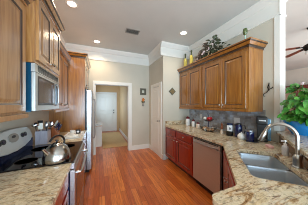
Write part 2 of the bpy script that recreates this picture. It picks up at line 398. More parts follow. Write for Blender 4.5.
def upper_right(y0, y1, label, split, end_near, kn):
    t = thing('wall_cabinet', label, 'cabinet', ((UF+UB)/2, (y0+y1)/2, 1.37), 'honey wall cabinets over the right counter')
    b = MB().box(UF+.02, UB, y0, y1, 1.375, UT)
    b.build('body', 'honey', t)
    g = .006
    for i, (a, c) in enumerate(((y1-.03, split+.004), (split-.004, y0+.035))):
        w = a-c
        kx = w-.03 if i == 0 else .03
        cab_door(t, (UF+.02, a, 1.40), (0, -1, 0), (-1, 0, 0), w, UT-1.40-.045, ['honey', 'glazeshade'], (kx, .05))
    MB().box(UF-.002, UF+.02, y0, y1, 1.345, 1.385).box(UF+.02, UB, y0, y0+.02 if end_near else y0+.002, 1.345, 1.38).build('light_rail', 'honey', t, bevel=.004)
    if end_near:
        crown_run([((UF+.012, y1), (-1, 0)), ((UF+.012, y0), (-1, -1)), ((UB, y0), (0, -1))], UT-.005).build('crown', ['honey', 'glazeshade'], t)
    else:
        crown_run([((UF+.012, y1), (-1, 0)), ((UF+.012, y0), (-1, 0))], UT-.005).build('crown', ['honey', 'glazeshade'], t)
    return t
upper_right(UM+.001, UE, 'honey wood two-door wall cabinet beside the white alcove wall, yellow bottles on top', 2.70, False, None)
upper_right(UN, UM-.001, 'honey wood two-door wall cabinet with open end panel, nearest the white wall post', 1.735, True, None)

# base cabinets, right
RX = 1.623
t = thing('base_cabinet', 'red cherry base cabinet with two drawers over two doors left of the dishwasher', 'cabinet', (2.0, 2.55, 0))
MB().box(RX, XR-.004, 1.992, YP-.004, .1, .873).build('body', 'cherry', t)
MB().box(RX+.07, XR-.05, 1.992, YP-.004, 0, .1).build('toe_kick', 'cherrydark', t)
for y1, y0 in ((3.09, 2.60), (2.545, 2.02)):
    w = y1-y0
    d = cab_door(t, (RX, y1, .705), (0, -1, 0), (-1, 0, 0), w, .145, ['cherry', 'cherrydark'], (w/2, .072), 'drawer')
    cab_door(t, (RX, y1, .13), (0, -1, 0), (-1, 0, 0), w, .545, ['cherry', 'cherrydark'], (w-.035 if y1 > 3 else .035, .5))
t = thing('sink_cabinet', 'red cherry diagonal cabinet under the sink, right of the dishwasher', 'cabinet', (*D(1.6, .21), 0))
fa0, fa1 = 1.08, 2.085
def dg(a, b, z): x, y = D(a, b); return Vector((x, y, z))
U45, N45 = Vector((-Q2, -Q2, 0)), Vector((-Q2, Q2, 0))
B0 = .20
MB().obox(dg(fa1, B0, .1), U45, Z3, -N45, fa1-fa0, .773, .06).build('body', 'cherry', t)
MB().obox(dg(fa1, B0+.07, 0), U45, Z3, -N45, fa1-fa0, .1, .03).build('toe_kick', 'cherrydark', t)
dw = .44
cab_door(t, dg(fa1-.045, B0, .13), U45, N45, dw, .70, ['cherry', 'cherrydark'], (dw-.035, .52))
cab_door(t, dg(fa1-.045-dw-.01, B0, .13), U45, N45, dw, .70, ['cherry', 'cherrydark'], (.035, .52))
t = thing('base_cabinet', 'red cherry cabinet under the granite peninsula end at the bottom of the picture', 'cabinet', (.83, .1, 0))
MB().box(.635, .86, -.5, .582, .1, .873).build('body', 'cherry', t)
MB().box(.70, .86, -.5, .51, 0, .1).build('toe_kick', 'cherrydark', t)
# dishwasher
t = thing('dishwasher', 'stainless steel dishwasher between the red cherry cabinet and the diagonal sink cabinet', 'dishwasher', (1.9, 1.684, 0))
d0, d1 = 1.388, 1.988
MB().box(RX+.02, 2.2, d0, d1, .1, .872).build('tub', 'black', t)
MB().box(RX-.022, RX+.02, d0+.004, d1-.004, .115, .78).build('door', 'warmsteel', t, bevel=.006)
cp = MB().box(RX-.022, RX+.02, d0+.004, d1-.004, .786, .852).build('control_panel', 'warmsteel', t, bevel=.006)
MB().box(RX-.024, RX-.021, d0+.03, d1-.03, .838, .851).build('button_strip', 'black', cp)
MB().tube([(RX-.02, d1-.05, .80), (RX-.05, d1-.05, .80), (RX-.052, d1-.07, .80), (RX-.052, d0+.07, .80), (RX-.05, d0+.05, .80), (RX-.02, d0+.05, .80)], .009, 8).build('handle', 'steel', t, smooth=True)
MB().box(RX+.05, RX+.08, d0, d1, 0, .1).build('toe_panel', 'black', t)

# counters
def counter(name, outer, holes, z0, z1):
    bm = bmesh.new(); ed = []
    for loop in [outer]+holes:
        vs = [bm.verts.new((x, y, z1)) for x, y in loop]
        ed += [bm.edges.new((vs[i], vs[(i+1) % len(vs)])) for i in range(len(vs))]
    bmesh.ops.triangle_fill(bm, use_beauty=True, edges=ed)
    r = bmesh.ops.extrude_face_region(bm, geom=list(bm.faces))
    for v in [g for g in r['geom'] if isinstance(g, bmesh.types.BMVert)]: v.co.z = z0
    bmesh.ops.recalc_face_normals(bm, faces=bm.faces)
    me = bpy.data.meshes.new(name); bm.to_mesh(me); bm.free(); me.materials.append(M['granite'])
    o = bpy.data.objects.new(name, me); C.objects.link(o)
    b = o.modifiers.new('bevel', 'BEVEL'); b.width = .007; b.segments = 3; b.limit_method = 'ANGLE'; b.angle_limit = R(60)
    return o
def rrect(a0, a1, b0, b1, r, n=5):
    P = []
    for (ca, cb, s0) in ((a1-r, b1-r, 0), (a0+r, b1-r, 90), (a0+r, b0+r, 180), (a1-r, b0+r, 270)):
        for k in range(n+1):
            g = R(s0+90*k/n); P.append((ca+r*math.cos(g), cb+r*math.sin(g)))
    return P
CT = .915
SA0, SA1, SB0, SB1 = 1.202, 1.885, .304, .672
SB = .78
corner = [(.605+.05-.05*math.cos(R(g)), .61-.05+.05*math.sin(R(g))) for g in (0, 22, 45, 68, 90)]
outer = [(1.60, YP-.002), (XR-.002, YP-.002), (2.398, 1.08), (1.22, .27), (1.1, -.55), (.605, -.55)]+corner+[(.84, .61), (.875, .622), (1.58, 1.327), (1.597, 1.355)]
ct = counter('countertop', outer, [[D(a, b) for a, b in rrect(SA0, SA1, SB0, SB1, .05)]], .875, CT)
tag(ct, 'cream and brown granite countertop around the sink, along the right wall to the peninsula', 'countertop')
c2 = counter('bar_top', [BL(0, -.025), (2.397, 1.1095), (2.397, WE-.014), (3.0, WE-.014), (3.0, .80), (1.75, -.25)], [], 1.03, 1.07)
tag(c2, 'raised granite bar top behind the faucet, blue plant pot on it', 'countertop')
sp = MB().obox((*L0, CT+.001), (LD.x, LD.y, 0), Z3, (LN.x, LN.y, 0), LL-.03, 1.03-CT-.002, .018).build('granite_splash', 'graniteshaded')
tag(sp, 'diagonal shade-darkened brown granite upstand between the sink counter and the raised bar top', 'backsplash')
s2 = MB().box(1.612, XR-.01, YP-.022, YP-.002, CT+.001, 1.015).build('granite_splash', 'granite', bevel=.004)
tag(s2, 'short granite upstand on the alcove wall at the far end of the right counter', 'backsplash')

# sink
t = thing('kitchen_sink', 'double bowl stainless steel sink set into the granite corner', 'sink', (*D(1.54, .49), .66))
def bowl(a0, a1):
    mb = MB(); lv = [(-.012, .873, .055), (0, .873, .05), (.004, .862, .05), (.012, .70, .05), (.035, .672, .055), (.10, .664, .04)]
    n = None
    for ins, z, r in lv:
        P = [(*D(a, b), z) for a, b in rrect(a0+ins, a1-ins, SB0+ins+.004, SB1-ins-.004, r)]
        k = len(mb.v); n = len(P); mb.v += [Vector(p) for p in P]
        if k:
            for i in range(n): mb.f.append((k-n+i, k-n+(i+1) % n, k+(i+1) % n, k+i)); mb.m.append(0)
    mb.f.append(tuple(range(len(mb.v)-n, len(mb.v)))); mb.m.append(0)
    return mb
for a0, a1 in ((SA0+.006, 1.522), (1.548, SA1-.006)):
    b = bowl(a0, a1).build('bowl', 'sinksteel' if 'sinksteel' in M else 'steel', t, smooth=True)
    MB().lathe((*D((a0+a1)/2, .49), .6645), [(.045, 0), (.045, .004), (.03, .002), (.0, .001)], 18).build('drain', 'chrome', b, smooth=True)
# faucet
fx, fy = 1.584, .582
t = thing('faucet', 'brushed nickel gooseneck faucet rising behind the sink', 'faucet', (fx, fy, CT))
MB().lathe((fx, fy, CT), [(.036, 0), (.036, .008), (.030, .014), (.029, .075), (.031, .08), (.025, .10), (.0155, .112)], 20).build('body', 'nickel', t, smooth=True)
dd = Vector((-.083, .212, 0)).normalized(); Rr = .108
pts = [Vector((fx, fy, z)) for z in (1.02, 1.08, 1.14, 1.17)]+arc(Vector((fx, fy, 1.17))+dd*Rr, -dd, Z3, Rr, 0, R(165), 16)[1:]
MB().tube(pts, .0145, 12).build('spout', 'nickel', t, smooth=True)
e = pts[-1]; dv = (pts[-1]-pts[-2]).normalized()
MB().tube([e, e+dv*.02, e+dv*.03, e+dv*.098, e+dv*.106], [.0155, .017, .020, .025, .021], 14).build('spray_head', 'nickel', t, smooth=True)
sd = Vector((.80, -.10, 0)).normalized()
f0 = Vector((fx, fy, .985))
MB().tube([f0+sd*.02, f0+sd*.04, f0+sd*.046+Z3*.01, f0+sd*.06+Z3*.05, f0+sd*.066+Z3*.075], [.017, .017, .013, .009, .007], 10).build('lever', 'nickel', t, smooth=True)
# soap bottle and sponge
t = thing('soap_bottle', 'clear pump soap bottle with white top behind the sink, left of the faucet', 'bottle', (1.835, .768, CT))
MB().lathe((1.835, .768, CT), [(.026, 0), (.029, .006), (.029, .085), (.024, .10), (.012, .108)], 18).build('bottle', 'soap', t, smooth=True)
MB().lathe((1.835, .768, CT+.107), [(.014, 0), (.014, .018), (.006, .02), (.006, .04), (.012, .042), (.01, .052), (0, .054)], 14).tube([(1.835, .768, CT+.153), (1.81, .792, CT+.15)], .005, 8).build('pump', 'whitecer', t, smooth=True)
sg = MB().obox((1.98, .93, CT), (.6, .8, 0), (-.8, .6, 0), (0, 0, 1), .09, .055, .03).build('sponge', 'pink', bevel=.006)
tag(sg, 'pale pink sponge lying on the granite behind the sink', 'sponge')

# ------------------------------------------------------------------ left side cabinets and appliances
LX = XL+.003
def upper_left(y0, y1, face, z0, z1, label, splits, mats, crown_ends, rail=True, kn=None):
    t = thing('wall_cabinet', label, 'cabinet', ((LX+face)/2, (y0+y1)/2, z0))
    MB().box(LX, face-.02, y0, y1, z0, z1).build('body', mats[0], t)
    for (a, c, kx) in splits:
        w = c-a; cab_door(t, (face-.02, a, z0+.03), (0, 1, 0), (1, 0, 0), w, z1-z0-.075, mats, (kx if kx >= 0 else w+kx, .05))
    if rail: MB().box(face-.02, face+.002, y0, y1, z0-.025, z0+.012).build('light_rail', mats[0], t, bevel=.004)
    path = []
    f = face-.012
    if crown_ends[0]: path += [((LX, y0), (0, -1)), ((f, y0), (1, -1))]
    else: path += [((f, y0), (1, 0))]
    if crown_ends[1]: path += [((f, y1), (1, 1)), ((LX, y1), (0, 1))]
    else: path += [((f, y1), (1, 0))]
    crown_run(path, z1-.005, .85).build('crown', mats, t)
    return t
RY0, RY1 = 1.44, 2.20       # range
MY0, MY1 = 1.48, 2.24       # microwave and cabinet above it
upper_left(.45, MY0-.002, -.57, 1.37, 2.31, 'tan wood wall cabinet at the left picture edge, nearest the camera', [(.48, .945, -.03), (.955, 1.435, .03)], ['tan', 'glazeshade'], (False, False))
upper_left(MY0, MY1, -.51, 1.83, 2.48, 'taller tan wood two-door wall cabinet above the microwave', [(MY0+.03, 1.857, -.03), (1.863, MY1-.03, .03)], ['tan', 'glazeshade'], (True, True), False)
upper_left(MY1+.002, 3.115, -.57, 1.37, 2.31, 'honey wood wall cabinet between the microwave and the refrigerator panel', [(MY1+.03, 2.67, -.03), (2.68, 3.085, .03)], ['honey', 'glazeshade'], (False, False))
# refrigerator surround
FY0, FY1 = 3.12, 4.10
t = thing('refrigerator_cabinet', 'honey wood refrigerator surround with tall side panel and crown, beside the hall opening', 'cabinet', (-.6, 3.6, 0))
MB().box(LX, -.285, FY0, FY0+.02, 0, 2.43).build('side_panel', 'honey', t)
MB().box(LX, -.285, FY1-.02, FY1, 0, 2.43).build('side_panel', 'honey', t)
MB().box(LX, -.30, FY0+.02, FY1-.02, 1.80, 2.43).build('body', 'honey', t)
for a, c, kx in ((FY0+.03, 3.605, -.03), (3.615, FY1-.03, .03)):
    w = c-a; cab_door(t, (-.30, a, 1.83), (0, 1, 0), (1, 0, 0), w, .52, ['honey', 'glazeshade'], (kx if kx > 0 else w+kx, .05))
crown_run([((LX, FY0), (0, -1)), ((-.285, FY0), (1, -1)), ((-.285, FY1), (1, 0))], 2.42, .85).build('crown', ['honey', 'glazeshade'], t)
# refrigerator
t = thing('refrigerator', 'stainless steel refrigerator in the honey wood surround on the left wall', 'refrigerator', (-.5, 3.6, 0))
MB().box(LX+.03, -.27, FY0+.035, FY1-.035, .03, 1.775).build('body', 'black', t)
FX = -.155
fd = MB().box(-.262, FX, FY0+.04, 3.607, .05, 1.77).build('door', 'steel', t, bevel=.012)
fe = MB().box(-.262, FX, 3.613, FY1-.04, .05, 1.77).build('door', 'steel', t, bevel=.012)
for y, p in ((3.57, fd), (3.65, fe)):
    MB().tube([(FX, y, .62), (FX+.04, y, .64), (FX+.05, y, .70), (FX+.05, y, 1.52), (FX+.04, y, 1.58), (FX, y, 1.60)], .011, 8).build('handle', 'steel', p, smooth=True)
MB().box(-.30, -.20, FY0+.05, FY1-.05, 0, .05).build('kick_grille', 'black', t)
MB().box(-.30, -.22, FY0+.05, FY0+.13, 1.77, 1.792).build('hinge_cover', 'black', t)
# base cabinets left
LF = -.28
t = thing('base_cabinet', 'red cherry base cabinet under the near left granite, in front of the range', 'cabinet', (-.6, .9, 0))
MB().box(LX, LF, .3, RY0-.006, .1, .873).build('body', 'cherry', t)
MB().box(LX, LF-.07, .3, RY0-.006, 0, .1).build('toe_kick', 'cherrydark', t)
for y0, y1 in ((.33, RY0-.03),):
    w = y1-y0
    cab_door(t, (LF, y0, .705), (0, 1, 0), (1, 0, 0), w, .145, ['cherry', 'cherrydark'], (.3, .072), 'drawer')
    cab_door(t, (LF, y0, .13), (0, 1, 0), (1, 0, 0), w, .545, ['cherry', 'cherrydark'], (.035, .5))
t = thing('base_cabinet', 'red cherry base cabinet between the range and the refrigerator', 'cabinet', (-.6, 2.66, 0))
MB().box(LX, LF, RY1+.006, FY0-.004, .1, .873).build('body', 'cherry', t)
MB().box(LX, LF-.07, RY1+.006, FY0-.004, 0, .1).build('toe_kick', 'cherrydark', t)
for y0, y1 in ((2.235, 2.65), (2.67, 3.09)):
    w = y1-y0
    cab_door(t, (LF, y0, .705), (0, 1, 0), (1, 0, 0), w, .145, ['cherry', 'cherrydark'], (w/2, .072), 'drawer')
    cab_door(t, (LF, y0, .13), (0, 1, 0), (1, 0, 0), w, .545, ['cherry', 'cherrydark'], (w-.035, .5))
tag(counter('countertop', [(LX, .28), (-.24, .28), (-.24, RY0-.004), (LX, RY0-.004)], [], .875, CT), 'granite countertop at the bottom left corner, nearest the camera', 'countertop')
tag(counter('countertop', [(LX, RY1+.004), (-.25, RY1+.004), (-.25, FY0-.003), (LX, FY0-.003)], [], .875, CT), 'granite countertop between the range and the refrigerator, holding the utensil crock', 'countertop')
# range
t = thing('range', 'stainless and black glass-top electric range on the left', 'stove', (-.55, 1.82, 0))
MB().box(LX+.01, -.262, RY0, RY1, .03, .905).build('body', 'navy', t)  # navy carries the blue reflected on the range's dark side
ck = MB().box(-.80, -.225, RY0, RY1, .905, .922).build('cooktop', 'blackglass', t, bevel=.004)
for bx, by, br in ((-.38, 1.62, .11), (-.38, 2.0, .09), (-.64, 1.62, .085), (-.64, 2.0, .11)):
    MB().lathe((bx, by, .9222), [(br-.004, 0), (br, 0), (br, .0005), (br-.004, .0005), (br-.004, 0)], 32).build('burner_ring', 'greyglass', ck)
od = MB().box(-.26, -.213, RY0+.006, RY1-.006, .27, .84).build('oven_door', 'steel', t, bevel=.005)
MB().box(-.2135, -.2105, RY0+.07, RY1-.07, .34, .72).build('window', 'ovenglass', od)
MB().tube([(-.213, RY0+.05, .795), (-.175, RY0+.05, .795), (-.165, RY0+.07, .795), (-.165, RY1-.07, .795), (-.175, RY1-.05, .795), (-.213, RY1-.05, .795)], .012, 10).build('handle', 'steel', od, smooth=True)
MB().box(-.262, -.215, RY0+.003, RY1-.003, .845, .903).build('front_trim', 'steelh', t, bevel=.008)
wd = MB().box(-.26, -.213, RY0+.006, RY1-.006, .06, .262).build('storage_drawer', 'steel', t, bevel=.005)
MB().box(-.86, -.30, RY0+.03, RY1-.03, 0, .03).build('base', 'black', t)
# backguard: lower apron with painted-in blue reflection and slanted steel control panel with curved ends
ap = MB().box(LX+.012, -.805, RY0, RY1, .905, 1.03).build('backguard', 'bluereflect', t)
pn = Vector((.966, 0, .259)); po = Vector((-.80, RY0, 1.025)); pv = Vector((-.259, 0, .966))
poly = []
wR, hR = RY1-RY0, .185
for yy, zz in ((0, .03), (.07, -.01), (wR*.3, -.04), (wR/2, -.05), (wR*.7, -.04), (wR-.07, -.01), (wR, .03), (wR, .10), (wR-.03, .145), (wR-.12, .172), (wR/2, hR), (.12, .172), (.03, .145), (0, .10)):
    poly.append(po+Vector((0, 1, 0))*yy+pv*zz)
bp = MB().extrude(poly, -pn*.05).build('control_panel', 'appl', t, bevel=.006)
def disc(c, ry, rz, d, m, name, parent, n=28):
    c = Vector(c); P = [c+Vector((0, 1, 0))*ry*math.cos(2*math.pi*k/n)+pv*rz*math.sin(2*math.pi*k/n) for k in range(n)]
    return MB().extrude(P, pn*d).build(name, m, parent)
pc = po+Vector((0, 1, 0))*(wR/2)+pv*.09
dsp = disc(pc, .085, .046, .006, 'vent', 'display', bp)
disc(pc+pn*.006+pv*.012, .035, .014, .002, 'black', 'clock_window', dsp)
for s in (-1, 1):
    for dy in (.16, .22) if s < 0 else (.17, .23):
        disc(po+Vector((0, 1, 0))*(wR/2+s*dy)+pv*.085, .034, .026, .004, 'black', 'touch_pad', bp)
        disc(po+Vector((0, 1, 0))*(wR/2+s*dy)+pv*.085+pn*.004, .014, .011, .003, 'navy', 'knob', bp)
# microwave
t = thing('microwave', 'stainless over-the-range microwave with blue sky reflection on its side, above the range', 'microwave', (-.7, 1.86, 1.395))
MX = -.525
mz0, mz1 = 1.395, 1.825
MB().box(LX+.005, MX-.03, MY0+.002, MY1-.002, mz0, mz1).build('case', 'casereflect', t, label='metal case coloured by blue sky reflection, with visible near side')
fr = MB()
mg = MB()
# slanted vent at top
vg = MB().extrude([(MX-.03, MY0+.003, mz1-.075), (MX, MY0+.003, mz1-.075), (MX-.004, MY0+.003, mz1), (MX-.03, MY0+.003, mz1)], (0, MY1-MY0-.006, 0)).build('vent_grille', 'appl', t)
for k in range(6):
    z = mz1-.064+k*.0105
    MB().box(MX-.006, MX+.0008, MY0+.06, MY1-.05, z, z+.005).build('louvre', 'ventdark', vg)
dY = MY1-.19
md = MB().box(MX-.03, MX, MY0+.003, dY, mz0+.004, mz1-.077).build('door', 'appl', t, bevel=.005)
MB().box(MX-.001, MX+.002, MY0+.075, dY-.05, mz0+.075, mz1-.12).build('window', 'greyglass', md, bevel=.002)
MB().box(MX-.001, MX+.0012, MY0+.055, dY-.032, mz0+.055, mz1-.10).build('window_rim', 'black', md)
MB().tube([(MX, dY-.014, mz0+.05), (MX+.03, dY-.014, mz0+.06), (MX+.036, dY-.014, mz0+.1), (MX+.036, dY-.014, mz1-.17), (MX+.03, dY-.014, mz1-.13), (MX, dY-.014, mz1-.12)], .009, 8).build('handle', 'steel', md, smooth=True)
mp_ = MB().box(MX-.03, MX-.002, dY+.003, MY1-.003, mz0+.004, mz1-.077).build('control_panel', 'appl', t, bevel=.004)
MB().box(MX-.003, MX, dY+.025, MY1-.03, mz0+.06, mz1-.10).build('keypad', 'reservoir', mp_)
MB().box(MX-.004, MX+.001, dY+.035, MY1-.04, mz1-.155, mz1-.115).build('clock_display', 'black', mp_)

# ------------------------------------------------------------------ things on the left counter
kx, ky, kz = -.378, 1.535, .923
t = thing('kettle', 'stainless steel kettle with arched handle on the near front burner', 'kettle', (kx, ky, kz))
MB().lathe((kx, ky, kz), [(.098, 0), (.112, .006), (.114, .02), (.112, .04), (.102, .085), (.082, .125), (.055, .15), (.04, .158)], 32).build('body', 'kettle', t, smooth=True)
lid = MB().lathe((kx, ky, kz+.156), [(.044, 0), (.044, .004), (.03, .012), (.008, .016)], 24).build('lid', 'kettle', t, smooth=True)
MB().lathe((kx, ky, kz+.171), [(.007, 0), (.007, .008), (.014, .014), (.013, .024), (0, .028)], 14).build('lid_knob', 'black', lid, smooth=True)
hd_ = Vector((.55, .83, 0)).normalized()
kc = Vector((kx, ky, kz))
hp = arc(kc+Z3*.15, hd_, Z3, .085, R(8), R(150), 14)
MB().tube([kc+hd_*.075+Z3*.125]+hp, .009, 10).build('handle', 'black', t, smooth=True)
sdv = -hd_
MB().tube([kc+sdv*.085+Z3*.085, kc+sdv*.115+Z3*.12, kc+sdv*.135+Z3*.15], [.02, .014, .010], 12).build('spout', 'chrome', t, smooth=True)
# utensil crock
ux, uy = -.73, 2.31
t = thing('utensil_crock', 'square grey utensil crock behind the range on the left counter', 'crock', (ux, uy, CT))
w = .068; z1 = CT+.18
MB().box(ux-w, ux+w, uy-w, uy+w, CT, CT+.01).box(ux-w, ux-w+.01, uy-w, uy+w, CT+.01, z1).box(ux+w-.01, ux+w, uy-w, uy+w, CT+.01, z1).box(ux-w+.01, ux+w-.01, uy-w, uy-w+.01, CT+.01, z1).box(ux-w+.01, ux+w-.01, uy+w-.01, uy+w, CT+.01, z1).build('crock', 'blockgrey', t)
def utensil(name, label, x, y, tilt, L, headmb, m, cat):
    b = Vector((x, y, CT+.015)); d = Vector((tilt[0], tilt[1], 1)).normalized(); tp = b+d*L
    t = thing(name, label, cat, b, 'utensils in the grey crock')
    MB().tube([b, b+d*L*.5, tp], [.006, .005, .005], 8).build('handle', 'black' if m != 'garlic' else m, t, smooth=True)
    headmb(tp, d).build('head', m, t, smooth=True)
utensil('ladle', 'steel ladle in the grey crock, bowl at the top left of the utensils', ux-.05, uy-.04, (-.05, -.10), .225, lambda p, d: MB().ball(p+d*.03, .046, .046, .036), 'chrome', 'utensil')
utensil('spatula', 'white slotted spatula standing in the grey crock', ux-.01, uy-.04, (.0, -.04), .20, lambda p, d: MB().obox(p-Vector((.028, .004, .01)), (1, 0, 0), (0, 0, 1), (0, 1, 0), .05, .085, .008), 'garlic', 'utensil')
utensil('whisk', 'steel balloon whisk standing in the grey crock', ux+.04, uy-.03, (.04, .02), .20, lambda p, d: MB().ball(p+d*.04, .03, .03, .055), 'steel', 'utensil')
utensil('serving_spoon', 'black handled serving spoon at the right of the grey crock', ux+.05, uy+.04, (.10, .05), .215, lambda p, d: MB().ball(p+d*.025, .036, .014, .05), 'chrome', 'utensil')
utensil('turner', 'black turner standing at the back of the grey crock', ux-.04, uy+.045, (-.06, .06), .23, lambda p, d: MB().obox(p-Vector((.03, .004, .01)), (1, 0, 0), (0, 0, 1), (0, 1, 0), .06, .08, .008), 'black', 'utensil')
# knife block
bx, by = -.705, 2.66
t = thing('knife_block', 'orange-brown wooden knife block beside the grey utensil crock', 'knife block', (bx, by, CT))
kb = MB().extrude([(bx-.07, by-.05, CT), (bx+.08, by-.05, CT), (bx+.08, by-.05, CT+.07), (bx-.01, by-.05, CT+.19), (bx-.09, by-.05, CT+.13)], (0, .11, 0)).build('block', 'blockwood', t, bevel=.004)
kd = Vector((.62, 0, .78)).normalized()
kd = Vector((-.0, 0, 1)); kd = Vector((.42, 0, .84)).normalized()
for i, (q, yy) in enumerate(((.25, -.03), (.25, 0), (.25, .03), (.55, -.03), (.55, 0), (.55, .03), (.82, 0))):
    p = Vector((bx+.08-.09*q, by+yy+.005, CT+.07+.12*q)); 
    k = thing('kitchen_knife', 'navy handled kitchen knife in the wooden knife block' if i < 6 else 'white handled knife in the wooden knife block, topmost', 'knife', p, 'knives in the wooden block')
    MB().tube([p+kd*.002, p+kd*.02], .007, 6).build('bolster', 'chrome', k)
    MB().tube([p+kd*.02, p+kd*.06, p+kd*.115], [.013, .015, .013], 8).build('handle', 'navy' if i < 6 else 'garlic', k, smooth=True)
# tray with cup, towel and small box
tr = MB()
tx0, tx1, ty0, ty1 = -.545, -.27, 2.42, 2.90
tr = MB().rings((tx0, ty0, CT), (1, 0, 0), (0, 1, 0), (0, 0, 1), tx1-tx0, ty1-ty0, [(0.012, 0, 0), (0, .022, 0), (.008, .022, 0), (.02, .006, 0)]).build('serving_tray', 'whitecer', bevel=.002)
tag(tr, 'white rectangular serving tray on the left counter before the refrigerator panel', 'tray')
t = thing('cup', 'small white cup on the white serving tray', 'cup', (-.45, 2.76, CT+.007))
MB().lathe((-.45, 2.76, CT+.007), [(.024, 0), (.035, .02), (.038, .07), (.034, .07), (.03, .02), (0, .012)], 20).build('bowl', 'whitecer', t, smooth=True)
MB().tube(arc((-.413, 2.76, CT+.045), (1, 0, 0), (0, 0, 1), .02, R(-90), R(90), 8), .004, 6).build('handle', 'whitecer', t, smooth=True)
t = thing('timer', 'small black box with pale dial at the right of the serving tray', 'timer', (-.36, 2.79, CT+.007))
MB().box(-.40, -.325, 2.77, 2.82, CT+.007, CT+.08).build('case', 'black', t, bevel=.006)
MB().lathe((-.362, 2.77, CT+.045), [(.018, 0), (.018, .003), (0, .003)], 16, (0, -1, 0)).build('dial', 'paper', t)
# crumpled towel
tw = MB(); n = 12; P = []
for i in range(n+1):
    for j in range(n+1):
        u, v = i/n, j/n
        z = .008+.045*math.sin(math.pi*u)**.7*math.sin(math.pi*v)**.7*(.6+.4*math.sin(9*u+5*v))
        P.append((-.515+.18*u+.012*math.sin(7*v), 2.46+.2*v+.015*math.sin(8*u), CT+.009+max(z, .004)))
tw.add(P, [(i*(n+1)+j, (i+1)*(n+1)+j, (i+1)*(n+1)+j+1, i*(n+1)+j+1) for i in range(n) for j in range(n)])
o = tw.build('tea_towel', 'cloth', smooth=True); tag(o, 'crumpled white tea towel at the left of the serving tray', 'towel')
o.modifiers.new('solid', 'SOLIDIFY').thickness = .004

# ------------------------------------------------------------------ things on the right counter
def jar(x, y, r, h, label, body, lid, lh=.3):
    t = thing('canister', label, 'canister', (x, y, CT), 'lidded canisters at the far end of the right counter'); hb = h*(1-lh)
    MB().lathe((x, y, CT), [(r*.92, 0), (r, .008), (r, hb*.85), (r*.8, hb)], 22).build('body', body, t, smooth=True)
    MB().lathe((x, y, CT+hb), [(r*.84, 0), (r*.86, h*lh*.35), (r*.5, h*lh*.62), (r*.16, h*lh*.7), (r*.2, h*lh*.9), (0, h*lh)], 20).build('lid', lid, t, smooth=True)
jar(2.12, 2.83, .057, .25, 'tallest white canister with dark red lid, leftmost on the right counter', 'whitecer', 'redlid')
jar(2.13, 2.62, .043, .19, 'middle sized white canister with dark red lid, second from the alcove wall', 'whitecer', 'redlid')
jar(2.08, 2.40, .045, .15, 'smallest cream canister with dark red lid, beside the tiered fruit basket', 'cream', 'redlid')
# tiered basket
gx, gy = 2.06, 2.07
t = thing('fruit_basket', 'two-tier black wire fruit basket on the right counter under the cabinets', 'basket', (gx, gy, CT))
MB().tube([(gx, gy, CT+.012), (gx, gy, CT+.33)], .006, 8).tube(arc((gx, gy, CT+.35), (0, 1, 0), (0, 0, 1), .02, 0, R(360), 14), .004, 6).build('pole', 'navy', t, smooth=True)
def wirebowl(z, r, h, name):
    mb = MB()
    for q, rr in ((0, .55), (.5, .85), (1, 1)):
        mb.tube([(gx+r*rr*math.cos(2*math.pi*k/28), gy+r*rr*math.sin(2*math.pi*k/28), z+h*q+.004) for k in range(29)], .0035, 6)
    for k in range(16):
        a = 2*math.pi*k/16; c, s_ = math.cos(a), math.sin(a)
        mb.tube([(gx, gy, z+.004), (gx+r*.55*c, gy+r*.55*s_, z+.004), (gx+r*.85*c, gy+r*.85*s_, z+h*.5), (gx+r*c, gy+r*s_, z+h)], .0025, 5)
    mb.build(name, 'iron', t, smooth=True)
wirebowl(CT, .155, .075, 'lower_bowl'); wirebowl(CT+.20, .10, .045, 'upper_bowl')
fr = [('onion', 'onion', .036), ('garlic_bulb', 'garlic', .027)]
lab = ['on the left side', 'at the front left', 'at the front', 'at the right', 'at the back', 'at the back left']
for i in range(7):
    a = i/7*2*math.pi+.4; k = 0 if i % 3 else 1; nm, m, r = fr[k]; x, y = gx+.085*math.cos(a), gy+.085*math.sin(a)
    o = MB().lathe((x, y, CT+.009+r*.9), [(0, -r*.9), (r*.7, -r*.65), (r, -.05*r), (r*.75, r*.6), (r*.2, r*.95), (r*.1, r*1.4), (0, r*1.45)], 16).build(nm, m, smooth=True)
    tag(o, 'brown onion lying in the lower bowl of the wire fruit basket' if k == 0 else 'white garlic bulb lying in the lower bowl of the wire fruit basket', 'vegetable', 'onions in the lower wire bowl' if k == 0 else 'garlic in the lower wire bowl')
for i, (dx, dy, m, nm, lb) in enumerate(((-.03, -.045, 'red', 'apple', 'red apple in the upper bowl of the wire fruit basket'), (-.04, .05, 'garlic', 'egg', 'large white egg in the upper bowl of the wire fruit basket'), (.045, -.005, 'red', 'apple', 'red apple at the back of the upper wire bowl'))):
    c = (gx+dx, gy+dy, CT+.213+.038)
    if m == 'red':
        t2 = thing(nm, lb, 'fruit', (c[0], c[1], c[2]-.038))
        MB().lathe(c, [(0, -.030), (.018, -.036), (.034, -.02), (.041, .006), (.034, .03), (.014, .036), (0, .028)], 18).build('flesh', 'red', t2, smooth=True)
        MB().tube([(c[0], c[1], c[2]+.028), (c[0]+.004, c[1], c[2]+.05)], .002, 5).build('stem', 'soil', t2)
    else: tag(MB().ball(c, .037, .037, .04).build(nm, m, smooth=True), lb, 'egg')
# pepper mill
px, py = 2.12, 1.80
t = thing('pepper_mill', 'brown wooden pepper mill with cream foot beside the dark canisters', 'pepper mill', (px, py, CT))
MB().lathe((px, py, CT), [(.028, 0), (.030, .01), (.026, .05), (.018, .07), (.022, .08)], 18).build('foot', 'cream', t, smooth=True)
MB().lathe((px, py, CT+.08), [(.02, 0), (.026, .02), (.022, .055), (.014, .065), (.022, .085), (.018, .105), (.006, .112), (.008, .125), (0, .13)], 18).build('head', 'brownpep', t, smooth=True)
